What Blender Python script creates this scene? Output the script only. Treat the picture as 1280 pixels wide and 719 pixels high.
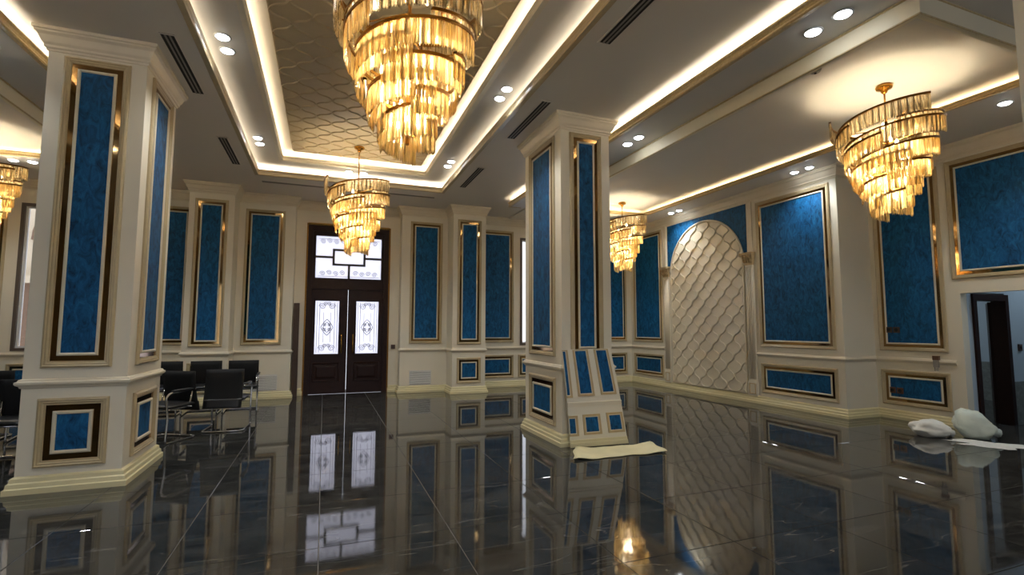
import bpy, bmesh, math, random
from mathutils import Vector, Matrix
random.seed(7)
R = math.radians
sc = bpy.context.scene
for o in list(bpy.data.objects):
    bpy.data.objects.remove(o)
COL = sc.collection

# ------------------------------------------------------------------ camera
F_PX, YAW, PITCH, ROLL = 618.0, R(20.744), R(4.671), R(0.108)
cam_data = bpy.data.cameras.new('camera')
cam = bpy.data.objects.new('camera', cam_data)
COL.objects.link(cam)
cam_data.sensor_fit = 'HORIZONTAL'
cam_data.sensor_width = 36.0
cam_data.lens = F_PX / 1280.0 * 36.0
cam_data.clip_start = 0.05
fwd = Vector((math.sin(YAW) * math.cos(PITCH), math.cos(YAW) * math.cos(PITCH), math.sin(PITCH)))
rgt = Vector((math.cos(YAW), -math.sin(YAW), 0))
upv = rgt.cross(fwd)
r2 = rgt * math.cos(ROLL) + upv * math.sin(ROLL)
u2 = -rgt * math.sin(ROLL) + upv * math.cos(ROLL)
M = Matrix((r2, u2, -fwd)).transposed().to_4x4()
M.translation = Vector((0, 0, 1.4))
cam.matrix_world = M
sc.camera = cam

# ------------------------------------------------------------------ world, exposure
SKY = 1.7
w = bpy.data.worlds.new('sky')
sc.world = w
w.use_nodes = True
bg = w.node_tree.nodes['Background']
bg.inputs[0].default_value = (0.86, 0.90, 1.0, 1)
bg.inputs[1].default_value = SKY
vs = sc.view_settings
vs.view_transform = 'Standard'
vs.look = 'None'
vs.gamma = 1.0
vs.use_curve_mapping = False
vs.exposure = 0.38
P_DOWN, P_COVE, P_CHAND = 31.0, 6.4, 27.0      # W per downlight, W per metre of cove strip, W per chandelier bulb light
WARM = (1.0, 0.86, 0.62)
COVE = (1.0, 0.92, 0.78)
COOL = (0.92, 0.97, 1.0)

# ------------------------------------------------------------------ materials
def srgb(r, g, b):
    f = lambda c: (c / 255 / 12.92) if c / 255 <= 0.04045 else ((c / 255 + 0.055) / 1.055) ** 2.4
    return (f(r), f(g), f(b), 1)

def mat(name, col, rough=0.5, metal=0.0, noise=0.0, scale=8.0, bump=0.0, bscale=60.0, **kw):
    m = bpy.data.materials.new(name)
    m.use_nodes = True
    nt = m.node_tree
    p = nt.nodes['Principled BSDF']
    p.inputs['Base Color'].default_value = col
    p.inputs['Roughness'].default_value = rough
    p.inputs['Metallic'].default_value = metal
    for k, v in kw.items():
        p.inputs[k.replace('_', ' ')].default_value = v
    tc = nt.nodes.new('ShaderNodeTexCoord')
    if noise:
        n = nt.nodes.new('ShaderNodeTexNoise')
        n.inputs['Scale'].default_value = scale
        n.inputs['Detail'].default_value = 5
        nt.links.new(tc.outputs['Object'], n.inputs['Vector'])
        mx = nt.nodes.new('ShaderNodeMix')
        mx.data_type = 'RGBA'
        mx.inputs[6].default_value = tuple(c * (1 - noise) for c in col[:3]) + (1,)
        mx.inputs[7].default_value = tuple(min(1, c * (1 + noise)) for c in col[:3]) + (1,)
        nt.links.new(n.outputs['Fac'], mx.inputs[0])
        nt.links.new(mx.outputs[2], p.inputs['Base Color'])
    if bump:
        n = nt.nodes.new('ShaderNodeTexNoise')
        n.inputs['Scale'].default_value = bscale
        n.inputs['Detail'].default_value = 4
        nt.links.new(tc.outputs['Object'], n.inputs['Vector'])
        b = nt.nodes.new('ShaderNodeBump')
        b.inputs['Strength'].default_value = bump
        b.inputs['Distance'].default_value = 0.01
        nt.links.new(n.outputs['Fac'], b.inputs['Height'])
        nt.links.new(b.outputs['Normal'], p.inputs['Normal'])
    return m

def emis(name, col, s):
    m = bpy.data.materials.new(name)
    m.use_nodes = True
    nt = m.node_tree
    nt.nodes.remove(nt.nodes['Principled BSDF'])
    e = nt.nodes.new('ShaderNodeEmission')
    e.inputs[0].default_value = tuple(col[:3]) + (1,)
    e.inputs[1].default_value = s
    nt.links.new(e.outputs[0], nt.nodes['Material Output'].inputs[0])
    return m

def blue_fabric():
    m = mat('blue_wallpaper', srgb(24, 92, 140), 0.6, Specular_IOR_Level=0.25)
    nt = m.node_tree
    p = nt.nodes['Principled BSDF']
    tc = nt.nodes.new('ShaderNodeTexCoord')
    oi = nt.nodes.new('ShaderNodeObjectInfo')
    mp = nt.nodes.new('ShaderNodeVectorMath'); mp.operation = 'ADD'
    sc_ = nt.nodes.new('ShaderNodeVectorMath'); sc_.operation = 'SCALE'
    sc_.inputs[0].default_value = (17, 31, 23)
    nt.links.new(oi.outputs['Random'], sc_.inputs['Scale'])
    nt.links.new(tc.outputs['Object'], mp.inputs[0])
    nt.links.new(sc_.outputs[0], mp.inputs[1])
    st = nt.nodes.new('ShaderNodeMapping')
    st.inputs['Scale'].default_value = (1.6, 1.6, 0.8)
    nt.links.new(mp.outputs[0], st.inputs['Vector'])
    n1 = nt.nodes.new('ShaderNodeTexNoise')
    n1.inputs['Scale'].default_value = 9; n1.inputs['Detail'].default_value = 7
    n1.inputs['Roughness'].default_value = 0.68; n1.inputs['Distortion'].default_value = 1.3
    nt.links.new(st.outputs[0], n1.inputs['Vector'])
    cr = nt.nodes.new('ShaderNodeValToRGB')
    e = cr.color_ramp.elements
    e[0].position = 0.33; e[0].color = srgb(5, 46, 78)
    e[1].position = 0.50; e[1].color = srgb(13, 80, 126)
    x = e.new(0.72); x.color = srgb(26, 106, 156)
    nt.links.new(n1.outputs['Fac'], cr.inputs[0])
    nt.links.new(cr.outputs[0], p.inputs['Base Color'])
    b = nt.nodes.new('ShaderNodeBump'); b.inputs['Strength'].default_value = 0.25; b.inputs['Distance'].default_value = 0.005
    nt.links.new(n1.outputs['Fac'], b.inputs['Height'])
    nt.links.new(b.outputs['Normal'], p.inputs['Normal'])
    return m

def marble():
    m = mat('dark_marble', (0.02, 0.02, 0.02, 1), 0.018)
    nt = m.node_tree
    p = nt.nodes['Principled BSDF']
    p.inputs['IOR'].default_value = 1.55
    tc = nt.nodes.new('ShaderNodeTexCoord')
    oi = nt.nodes.new('ShaderNodeObjectInfo')
    s = nt.nodes.new('ShaderNodeVectorMath'); s.operation = 'SCALE'
    s.inputs[0].default_value = (71, 53, 37)
    nt.links.new(oi.outputs['Random'], s.inputs['Scale'])
    a = nt.nodes.new('ShaderNodeVectorMath'); a.operation = 'ADD'
    nt.links.new(tc.outputs['Object'], a.inputs[0]); nt.links.new(s.outputs[0], a.inputs[1])
    n1 = nt.nodes.new('ShaderNodeTexNoise')
    n1.inputs['Scale'].default_value = 3.2; n1.inputs['Detail'].default_value = 9; n1.inputs['Roughness'].default_value = 0.72
    n1.inputs['Distortion'].default_value = 0.8
    nt.links.new(a.outputs[0], n1.inputs['Vector'])
    cr = nt.nodes.new('ShaderNodeValToRGB')
    e = cr.color_ramp.elements
    e[0].position = 0.30; e[0].color = (0.008, 0.0085, 0.0085, 1)
    e[1].position = 0.75; e[1].color = (0.066, 0.064, 0.059, 1)
    nt.links.new(n1.outputs['Fac'], cr.inputs[0])
    n2 = nt.nodes.new('ShaderNodeTexNoise')
    n2.inputs['Scale'].default_value = 1.6; n2.inputs['Detail'].default_value = 3; n2.inputs['Distortion'].default_value = 0.15
    vm = nt.nodes.new('ShaderNodeMapping'); vm.inputs['Rotation'].default_value = (0, 0, R(32)); vm.inputs['Scale'].default_value = (0.35, 2.6, 1)
    nt.links.new(a.outputs[0], vm.inputs['Vector'])
    nt.links.new(vm.outputs[0], n2.inputs['Vector'])
    v = nt.nodes.new('ShaderNodeValToRGB')
    e = v.color_ramp.elements
    e[0].position = 0.494; e[0].color = (0, 0, 0, 1)
    e[1].position = 0.50; e[1].color = (1, 1, 1, 1)
    x = e.new(0.506); x.color = (0, 0, 0, 1)
    nt.links.new(n2.outputs['Fac'], v.inputs[0])
    n3 = nt.nodes.new('ShaderNodeTexNoise'); n3.inputs['Scale'].default_value = 5
    nt.links.new(a.outputs[0], n3.inputs['Vector'])
    mu = nt.nodes.new('ShaderNodeMath'); mu.operation = 'MULTIPLY'
    nt.links.new(v.outputs[0], mu.inputs[0]); nt.links.new(n3.outputs['Fac'], mu.inputs[1])
    mx = nt.nodes.new('ShaderNodeMix'); mx.data_type = 'RGBA'
    mx.inputs[7].default_value = (0.15, 0.145, 0.135, 1)
    nt.links.new(mu.outputs[0], mx.inputs[0]); nt.links.new(cr.outputs[0], mx.inputs[6])
    nt.links.new(mx.outputs[2], p.inputs['Base Color'])
    b = nt.nodes.new('ShaderNodeBump'); b.inputs['Strength'].default_value = 0.02; b.inputs['Distance'].default_value = 0.01
    nt.links.new(n1.outputs['Fac'], b.inputs['Height'])
    nt.links.new(b.outputs['Normal'], p.inputs['Normal'])
    return m

def crystal(name='crystal_rods', tint=(1.0, 0.82, 0.46, 1), lo=0.26, hi=0.92):
    m = bpy.data.materials.new(name)
    m.use_nodes = True
    nt = m.node_tree
    nt.nodes.remove(nt.nodes['Principled BSDF'])
    out = nt.nodes['Material Output']
    tr = nt.nodes.new('ShaderNodeBsdfTransparent'); tr.inputs[0].default_value = (1.0, 0.93, 0.78, 1)
    tl = nt.nodes.new('ShaderNodeBsdfTranslucent'); tl.inputs[0].default_value = tint
    gl = nt.nodes.new('ShaderNodeBsdfGlossy'); gl.inputs[0].default_value = (1.0, 0.93, 0.80, 1); gl.inputs['Roughness'].default_value = 0.12
    m1 = nt.nodes.new('ShaderNodeMixShader'); m1.inputs[0].default_value = 0.60
    m2 = nt.nodes.new('ShaderNodeMixShader')
    fr = nt.nodes.new('ShaderNodeFresnel'); fr.inputs[0].default_value = 1.7
    tc = nt.nodes.new('ShaderNodeTexCoord'); mpn = nt.nodes.new('ShaderNodeMapping'); mpn.inputs['Scale'].default_value = (48, 48, 5)
    nn = nt.nodes.new('ShaderNodeTexNoise'); nn.inputs['Scale'].default_value = 1.0; nn.inputs['Detail'].default_value = 2
    rm = nt.nodes.new('ShaderNodeMapRange'); rm.inputs[1].default_value = 0.35; rm.inputs[2].default_value = 0.65; rm.inputs[3].default_value = lo; rm.inputs[4].default_value = hi
    nt.links.new(tc.outputs['Object'], mpn.inputs['Vector']); nt.links.new(mpn.outputs[0], nn.inputs['Vector'])
    nt.links.new(nn.outputs['Fac'], rm.inputs[0]); nt.links.new(rm.outputs[0], m1.inputs[0])
    nt.links.new(tr.outputs[0], m1.inputs[1]); nt.links.new(tl.outputs[0], m1.inputs[2])
    nt.links.new(fr.outputs[0], m2.inputs[0])
    nt.links.new(m1.outputs[0], m2.inputs[1]); nt.links.new(gl.outputs[0], m2.inputs[2])
    nt.links.new(m2.outputs[0], out.inputs[0])
    return m

def glass_pane(name, tint, frosted):
    m = bpy.data.materials.new(name)
    m.use_nodes = True
    nt = m.node_tree
    nt.nodes.remove(nt.nodes['Principled BSDF'])
    out = nt.nodes['Material Output']
    tr = nt.nodes.new('ShaderNodeBsdfTransparent'); tr.inputs[0].default_value = tint
    tl = nt.nodes.new('ShaderNodeBsdfTranslucent'); tl.inputs[0].default_value = tint
    gl = nt.nodes.new('ShaderNodeBsdfGlossy'); gl.inputs['Roughness'].default_value = 0.03
    m1 = nt.nodes.new('ShaderNodeMixShader'); m1.inputs[0].default_value = frosted
    m2 = nt.nodes.new('ShaderNodeMixShader')
    fr = nt.nodes.new('ShaderNodeFresnel'); fr.inputs[0].default_value = 1.45
    nt.links.new(tr.outputs[0], m1.inputs[1]); nt.links.new(tl.outputs[0], m1.inputs[2])
    nt.links.new(fr.outputs[0], m2.inputs[0])
    nt.links.new(m1.outputs[0], m2.inputs[1]); nt.links.new(gl.outputs[0], m2.inputs[2])
    nt.links.new(m2.outputs[0], out.inputs[0])
    return m

CREAM = mat('cream_paint', srgb(222, 215, 196), 0.45, noise=0.03, scale=3)
TRIMC = mat('cream_trim', srgb(220, 210, 188), 0.35, noise=0.05, scale=6)
ANTIQ = mat('antique_gold_trim', srgb(188, 164, 122), 0.35, noise=0.15, scale=25)
FRAMEM = mat('frame_moulding', srgb(184, 167, 132), 0.36, noise=0.10, scale=18)
BEAD = mat('inner_bead', srgb(214, 204, 180), 0.35, noise=0.06, scale=20)
BASEM = mat('baseboard_cream', srgb(216, 206, 164), 0.4, noise=0.05, scale=5)
BRONZE = mat('bronze_mirror', srgb(150, 120, 78), 0.06, metal=1.0, noise=0.35, scale=3)
BLUE = blue_fabric()
CEIL = mat('ceiling_paint', srgb(222, 216, 206), 0.6, noise=0.03, scale=2)
CEILP = mat('pattern_plaster', srgb(190, 172, 138), 0.4, noise=0.06, scale=12)
CEILG = mat('pattern_groove', srgb(172, 156, 124), 0.5)
LIPG = mat('gilded_lip', srgb(196, 174, 128), 0.4, noise=0.3, scale=40, bump=0.6, bscale=45)
ARCHP = mat('arch_plaster', srgb(222, 212, 188), 0.38, noise=0.04, scale=10)
ARCHG = mat('arch_groove', srgb(206, 195, 170), 0.5)
MARBLE = marble()
FASC = mat('fascia_cream', srgb(234, 224, 196), 0.5, noise=0.03, scale=3)
GROUT = mat('pale_grout', srgb(112, 110, 106), 0.7)
GOLD = mat('polished_gold', srgb(206, 158, 74), 0.2, metal=1.0)
DGOLD = mat('dark_gold', srgb(120, 84, 34), 0.3, metal=1.0)
CRYST = crystal()
DIMCRYST = crystal('dim_clear_crystal_rods', (1.0, 0.88, 0.66, 1), 0.10, 0.55)  # upper tiers: weaker bulb light put into a paler, clearer crystal colour
BULB = emis('warm_bulb', (1.0, 0.78, 0.42), 22.0)
LED = emis('downlight_lens', (0.92, 0.96, 1.0), 20.0)
WHITE = mat('white_enamel', srgb(225, 225, 222), 0.4)
DARKSLOT = mat('dark_slot', srgb(26, 24, 22), 0.7)
VENTM = mat('vent_slat', srgb(140, 136, 128), 0.5)
GRILM = mat('wall_grille_paint', srgb(214, 212, 206), 0.5)
WOOD = mat('dark_walnut', srgb(38, 19, 14), 0.45, noise=0.3, scale=14, Specular_IOR_Level=0.22)
PLANKM = mat('brown_board', srgb(62, 42, 28), 0.5, noise=0.25, scale=10)
MULL = mat('black_mullion', srgb(36, 34, 36), 0.4)
ETCH = mat('etched_line', srgb(95, 96, 108), 0.5)
PANE = glass_pane('frosted_pane', (0.93, 0.92, 0.97, 1), 0.55)
CLEAR = glass_pane('clear_pane', (0.92, 0.92, 0.92, 1), 0.0)
BLACKF = mat('black_leather', srgb(20, 21, 23), 0.38, noise=0.2, scale=30)
BLACKM = mat('black_mesh_fabric', srgb(12, 12, 13), 0.85, noise=0.2, scale=60)
CHROME = mat('chrome', srgb(200, 200, 204), 0.12, metal=1.0)
SACK = mat('white_sack', srgb(214, 214, 208), 0.8, noise=0.12, scale=12, bump=0.5, bscale=14)
SACK2 = mat('greenish_sack', srgb(196, 206, 198), 0.8, noise=0.16, scale=10, bump=0.5, bscale=14)
POWDER = mat('plaster_dust', srgb(206, 206, 202), 0.9, noise=0.2, scale=30)
PAPER = mat('beige_sheet', srgb(206, 196, 156), 0.7, noise=0.18, scale=5, bump=0.5, bscale=6)
GREYW = mat('blue_grey_wall', srgb(176, 190, 200), 0.6, noise=0.05, scale=4)
ROUGHW = mat('bare_plaster', srgb(120, 124, 120), 0.9, noise=0.5, scale=18)
BROWNP = mat('brown_plastic', srgb(96, 62, 42), 0.4)
SOCK = mat('dark_socket', srgb(70, 52, 44), 0.4)
FACADE = mat('facade_stone', srgb(206, 192, 168), 0.8, noise=0.1, scale=2)
FACADE2 = mat('facade_brown', srgb(120, 96, 78), 0.8, noise=0.2, scale=3)
WINF = mat('grey_window_frame', srgb(92, 80, 70), 0.45)

# ------------------------------------------------------------------ mesh helpers
class MB:
    def __init__(s): s.v = []; s.f = []
    def add(s, vs, fs):
        b = len(s.v); s.v += [tuple(p) for p in vs]; s.f += [tuple(i + b for i in f) for f in fs]; return s
    def box(s, x0, x1, y0, y1, z0, z1):
        return s.add([(x0,y0,z0),(x1,y0,z0),(x1,y1,z0),(x0,y1,z0),(x0,y0,z1),(x1,y0,z1),(x1,y1,z1),(x0,y1,z1)],
                     [(0,3,2,1),(4,5,6,7),(0,1,5,4),(1,2,6,5),(2,3,7,6),(3,0,4,7)])
    def annulus(s, o, i, z0, z1):
        (a,b,c,d), (e,f,g,h) = o, i
        s.box(a,e,c,d,z0,z1); s.box(f,b,c,d,z0,z1); s.box(e,f,c,g,z0,z1); s.box(e,f,h,d,z0,z1); return s
    def tube(s, pts, r, n=8, closed=False, caps=True):
        pts = [Vector(p) for p in pts]; N = len(pts); rings = []
        up = None
        for i, p in enumerate(pts):
            if closed: t = (pts[(i+1) % N] - pts[i-1])
            else: t = pts[min(i+1, N-1)] - pts[max(i-1, 0)]
            t.normalize()
            if up is None:
                up = Vector((0,0,1)) if abs(t.z) < 0.9 else Vector((1,0,0))
            up = (up - t * up.dot(t)); up.normalize()
            sd = t.cross(up)
            rr = r[i] if isinstance(r, (list, tuple)) else r
            rings.append([p + (up*math.cos(2*math.pi*k/n) + sd*math.sin(2*math.pi*k/n))*rr for k in range(n)])
        vs = [q for g in rings for q in g]; fs = []
        for i in range(N if closed else N-1):
            j = (i+1) % N
            for k in range(n):
                fs.append((i*n+k, i*n+(k+1)%n, j*n+(k+1)%n, j*n+k))
        if caps and not closed:
            fs.append(tuple(range(n-1,-1,-1))); fs.append(tuple((N-1)*n+k for k in range(n)))
        return s.add(vs, fs)
    def lathe(s, prof, n=24, c=(0,0,0)):
        vs = []; fs = []
        for r, z in prof:
            for k in range(n):
                a = 2*math.pi*k/n; vs.append((c[0]+r*math.cos(a), c[1]+r*math.sin(a), c[2]+z))
        for i in range(len(prof)-1):
            for k in range(n):
                fs.append((i*n+k, i*n+(k+1)%n, (i+1)*n+(k+1)%n, (i+1)*n+k))
        fs.append(tuple(range(n-1,-1,-1))); fs.append(tuple((len(prof)-1)*n+k for k in range(n)))
        return s.add(vs, fs)
    def sweep(s, path, prof, closed=False):
        """plan path, profile (out, z); out is measured to the right of the walking direction"""
        N = len(path); vs = []; fs = []; K = len(prof)
        for i in range(N):
            p = Vector(path[i])
            def nrm(a, b):
                d = (Vector(b) - Vector(a)).normalized(); return Vector((d.y, -d.x))
            if closed or 0 < i < N-1:
                n1 = nrm(path[i-1], path[i]); n2 = nrm(path[i], path[(i+1) % N])
                m = (n1 + n2) / max(0.2, 1 + n1.dot(n2))
            elif i == 0: m = nrm(path[0], path[1])
            else: m = nrm(path[-2], path[-1])
            for o, z in prof: vs.append((p.x + m.x*o, p.y + m.y*o, z))
        for i in range(N if closed else N-1):
            j = (i+1) % N
            for k in range(K-1): fs.append((i*K+k, j*K+k, j*K+k+1, i*K+k+1))
        if not closed:
            fs.append(tuple(range(K))); fs.append(tuple((N-1)*K+k for k in range(K-1,-1,-1)))
        return s.add(vs, fs)
    def ring(s, w_, h_, prof):
        """profile (inset, out) swept round a w x h rectangle in the local xz plane, out is -y"""
        K = len(prof); vs = []; fs = []
        for cx, cz in ((0,0),(1,0),(1,1),(0,1)):
            for d, o in prof:
                vs.append((d if cx == 0 else w_-d, -o, d if cz == 0 else h_-d))
        for i in range(4):
            j = (i+1) % 4
            for k in range(K-1): fs.append((i*K+k, j*K+k, j*K+k+1, i*K+k+1))
        return s.add(vs, fs)
    def mesh(s, name, m, smooth=False, fixn=True):
        me = bpy.data.meshes.new(name)
        me.from_pydata(s.v, [], s.f)
        if fixn:
            b = bmesh.new(); b.from_mesh(me); bmesh.ops.recalc_face_normals(b, faces=b.faces); b.to_mesh(me); b.free()
        me.materials.append(m)
        if smooth:
            for p in me.polygons: p.use_smooth = True
        return me
    def build(s, name, m, parent=None, smooth=False):
        return link(name, s.mesh(name, m, smooth), parent)

def link(name, me, parent=None, loc=(0,0,0), rz=0.0):
    o = bpy.data.objects.new(name, me)
    COL.objects.link(o)
    o.location = loc; o.rotation_euler = (0, 0, rz)
    if parent: o.parent = parent
    return o
def tag(o, label, cat, group=None):
    o['label'] = label; o['category'] = cat
    if group: o['group'] = group
    return o
def thing(name, label, cat, loc=(0,0,0), rz=0.0, group=None):
    return tag(link(name, None, None, loc, rz), label, cat, group)
def struct(o, label=None):
    o['kind'] = 'structure'
    if label: o['label'] = label
    return o
def copy_tree(o, parent=None):
    c = o.copy(); COL.objects.link(c); c.parent = parent
    for ch in list(o.children): copy_tree(ch, c)
    return c
def light(kind, name, loc, power, col, parent=None, rot=(0,0,0), **kw):
    d = bpy.data.lights.new(name, kind); d.energy = power; d.color = col
    for k, v in kw.items(): setattr(d, k, v)
    o = bpy.data.objects.new(name, d); COL.objects.link(o); o.location = loc; o.rotation_euler = rot
    if parent: o.parent = parent
    return o

# ------------------------------------------------------------------ dimensions of the hall
CX = 0.47                      # axis of symmetry of the hall
H = 4.08                       # main ceiling
mx_ = lambda x: 2*CX - x       # mirror across the axis
YB = 11.25; YSEC = 10.95; YPIER = 10.42; YF = -4.5
XR = 7.68; XR2 = 8.40; XL = mx_(XR)
YRET = 5.48
DX0, DX1, DZ = -0.37, 1.31, 3.58
WIN = ((4.47, 6.06), (mx_(6.06), mx_(4.47)))
WZ0, WZ1 = 0.98, 3.62
OPEN_Y0, OPEN_Y1, OPEN_Z = 3.05, 4.28, 1.90

# ------------------------------------------------------------------ floor and tiles
fl = struct(MB().box(XL-0.2, 12.6, YF-0.2, 12.0, -0.12, -0.004).build('floor', GROUT))
T = 0.853; TX0, TY0 = 0.01, 1.79
g = 0.0023
tile_me = {}
def tile(x0, x1, y0, y1):
    w_, d_ = round(x1-x0, 3), round(y1-y0, 3)
    key = (w_, d_)
    if key not in tile_me:
        b = 0.0014
        vs = [(g,g,-0.01),(w_-g,g,-0.01),(w_-g,d_-g,-0.01),(g,d_-g,-0.01),
              (g,g,-0.0015),(w_-g,g,-0.0015),(w_-g,d_-g,-0.0015),(g,d_-g,-0.0015),
              (g+b,g+b,0),(w_-g-b,g+b,0),(w_-g-b,d_-g-b,0),(g+b,d_-g-b,0)]
        fs = [(8,9,10,11)]
        for k in range(4):
            j = (k+1) % 4
            fs += [(k,j,j+4,k+4), (k+4,j+4,j+8,k+8)]
        tile_me[key] = MB().add(vs, fs).mesh('tile', MARBLE)
    return link('tile', tile_me[key], fl, (x0, y0, 0))
def cuts(a, b, o):
    k = math.ceil((a - o) / T + 1e-6); r = [a]
    while o + k*T < b - 1e-6: r.append(o + k*T); k += 1
    return r + [b]
big = MB()
xs = cuts(XL, XR2 + 0.12, TX0); ys = cuts(YF, YB + 0.05, TY0)
for i in range(len(xs)-1):
    for j in range(len(ys)-1):
        x, y = (xs[i]+xs[i+1])/2, (ys[j]+ys[j+1])/2
        if ys[j+1] < 0.9 or x < -0.75*y - 1.8 and False or x < -0.62*y - 1.0 or x > 2.4*y + 1.5:
            big.add([(xs[i]+g,ys[j]+g,0),(xs[i+1]-g,ys[j]+g,0),(xs[i+1]-g,ys[j+1]-g,0),(xs[i]+g,ys[j+1]-g,0)], [(0,1,2,3)])
        else:
            tile(xs[i], xs[i+1], ys[j], ys[j+1])
o = big.build('tile_field', MARBLE, fl); o['kind'] = 'stuff'
sf = MB().box(XR2+0.12, 12.5, 2.0, 8.6, -0.11, 0.0).build('corridor_floor', MARBLE, fl)

# ------------------------------------------------------------------ walls
ZT = 4.7
def holed(mb, x0, x1, y0, y1, holes, z1=ZT):
    """wall box along x with openings (a, b, za, zb)"""
    x = x0
    for a, b, za, zb in sorted(holes):
        mb.box(x, a, y0, y1, -0.1, z1)
        if za > 0: mb.box(a, b, y0, y1, -0.1, za)
        mb.box(a, b, y0, y1, zb, z1)
        x = b
    mb.box(x, x1, y0, y1, -0.1, z1)
W = MB()
holed(W, XL-0.2, XR+0.2, YB, YB+0.25, [(DX0, DX1, 0, DZ), (WIN[0][0], WIN[0][1], WZ0, WZ1), (WIN[1][0], WIN[1][1], WZ0, WZ1)])
SECR = (1.55, 2.58); PIER = (2.58, 3.32)
for a, b, y in ((SECR[0], SECR[1], YSEC), (PIER[0], PIER[1], YPIER)):
    W.box(a, b, y, YB+0.01, -0.1, ZT); W.box(mx_(b), mx_(a), y, YB+0.01, -0.1, ZT)
wall_back = struct(W.build('wall_back', CREAM), 'cream panelled wall with the dark entrance door')
W = MB()
W.box(XR, XR+0.3, YRET, YB+0.25, -0.1, ZT)
W.box(XR+0.3, XR2+0.14, YRET, YRET+0.2, -0.1, ZT)
def holed_y(mb, y0, y1, x0, x1, holes):
    y = y0
    for a, b, zb in holes:
        mb.box(x0, x1, y, a, -0.1, ZT); mb.box(x0, x1, a, b, zb, ZT); y = b
    mb.box(x0, x1, y, y1, -0.1, ZT)
holed_y(W, YF, YRET, XR2, XR2+0.14, [(OPEN_Y0, OPEN_Y1, OPEN_Z)])
wall_right = struct(W.build('wall_right', CREAM), 'cream panelled wall with the arched lattice')
wall_left = struct(MB().box(XL-0.25, XL, YF, YB+0.25, -0.1, ZT).build('wall_left', CREAM))
W = MB(); holed(W, XL-0.25, XR2+0.3, YF-0.25, YF, [(-4.6, 0.1, 0.3, 3.4), (0.9, 5.6, 0.3, 3.4)])
wall_front = struct(W.build('wall_front', CREAM))

# trims along the walls
back_path = [(XL, YB), (mx_(PIER[1]), YB), (mx_(PIER[1]), YPIER), (mx_(PIER[0]), YPIER), (mx_(PIER[0]), YSEC), (mx_(SECR[0]), YSEC), (mx_(SECR[0]), YB),
             (SECR[0], YB), (SECR[0], YSEC), (SECR[1], YSEC), (PIER[0], YPIER), (PIER[1], YPIER), (PIER[1], YB), (XR, YB)]
right_path = [(XR, YB), (XR, YRET), (XR2, YRET), (XR2, OPEN_Y1)]
right_top = [(XR, YB), (XR, YRET), (XR2, YRET), (XR2, YF), (XL, YF), (XL, YB)]
BASE = [(0,0),(0.055,0),(0.055,0.045),(0.042,0.052),(0.038,0.085),(0.026,0.094),(0.022,0.125),(0.010,0.135),(0,0.14)]
RAIL = [(0,0.872),(0.010,0.876),(0.016,0.892),(0.030,0.900),(0.038,0.912),(0.038,0.928),(0.024,0.934),(0.018,0.948),(0,0.955)]
CORN = [(0,3.885),(0.010,3.888),(0.014,3.905),(0.026,3.915),(0.026,3.935),(0.040,3.955),(0.062,4.010),(0.082,4.030),(0.082,4.046),(0.095,4.052),(0.095,4.079),(0,4.079)]
CORN2 = [(0,3.845),(0.010,3.848),(0.014,3.868),(0.026,3.88),(0.026,3.90),(0.040,3.925),(0.062,3.98),(0.082,4.0),(0.082,4.016),(0.095,4.022),(0.095,4.049),(0,4.049)]
def seg(path, a, b): return path[a:b]
bl = MB()
iL = [(XL, YB)] + back_path[1:6] + [(mx_(SECR[0]), YB), (DX0-0.02, YB)]
iR = [(DX1+0.02, YB)] + back_path[7:]
bl.sweep(iL, BASE); bl.sweep(iR, BASE)
struct(bl.build('baseboard_back', BASEM))
bl = MB(); bl.sweep(right_path, BASE); struct(bl.build('baseboard_right', BASEM))
bl = MB(); bl.sweep([(XR2, OPEN_Y0), (XR2, YF), (XL, YF), (XL, YB)], BASE); struct(bl.build('baseboard_left', BASEM))
tl = MB()
wl, wr = WIN[1], WIN[0]
tl.sweep([(XL, YB)] + back_path[1:6] + [(mx_(SECR[0]), YB-0.22)], RAIL)
tl.sweep([(SECR[0], YB-0.22)] + back_path[8:], RAIL)
struct(tl.build('trim_1', TRIMC), 'cream chair rail along the door wall')
tl = MB(); tl.sweep([(XR, YB), (XR, 9.88)], RAIL); tl.sweep([(XR, 7.15), (XR, YRET), (XR2, YRET), (XR2, 4.37)], RAIL)
struct(tl.build('trim_2', TRIMC), 'cream chair rail along the arch wall')
tl = MB(); tl.sweep(back_path, CORN); struct(tl.build('trim_3', TRIMC), 'cream crown moulding over the door wall')
tl = MB(); tl.sweep(right_top, CORN2); struct(tl.build('trim_4', TRIMC), 'cream crown moulding over the arch wall')

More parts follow.
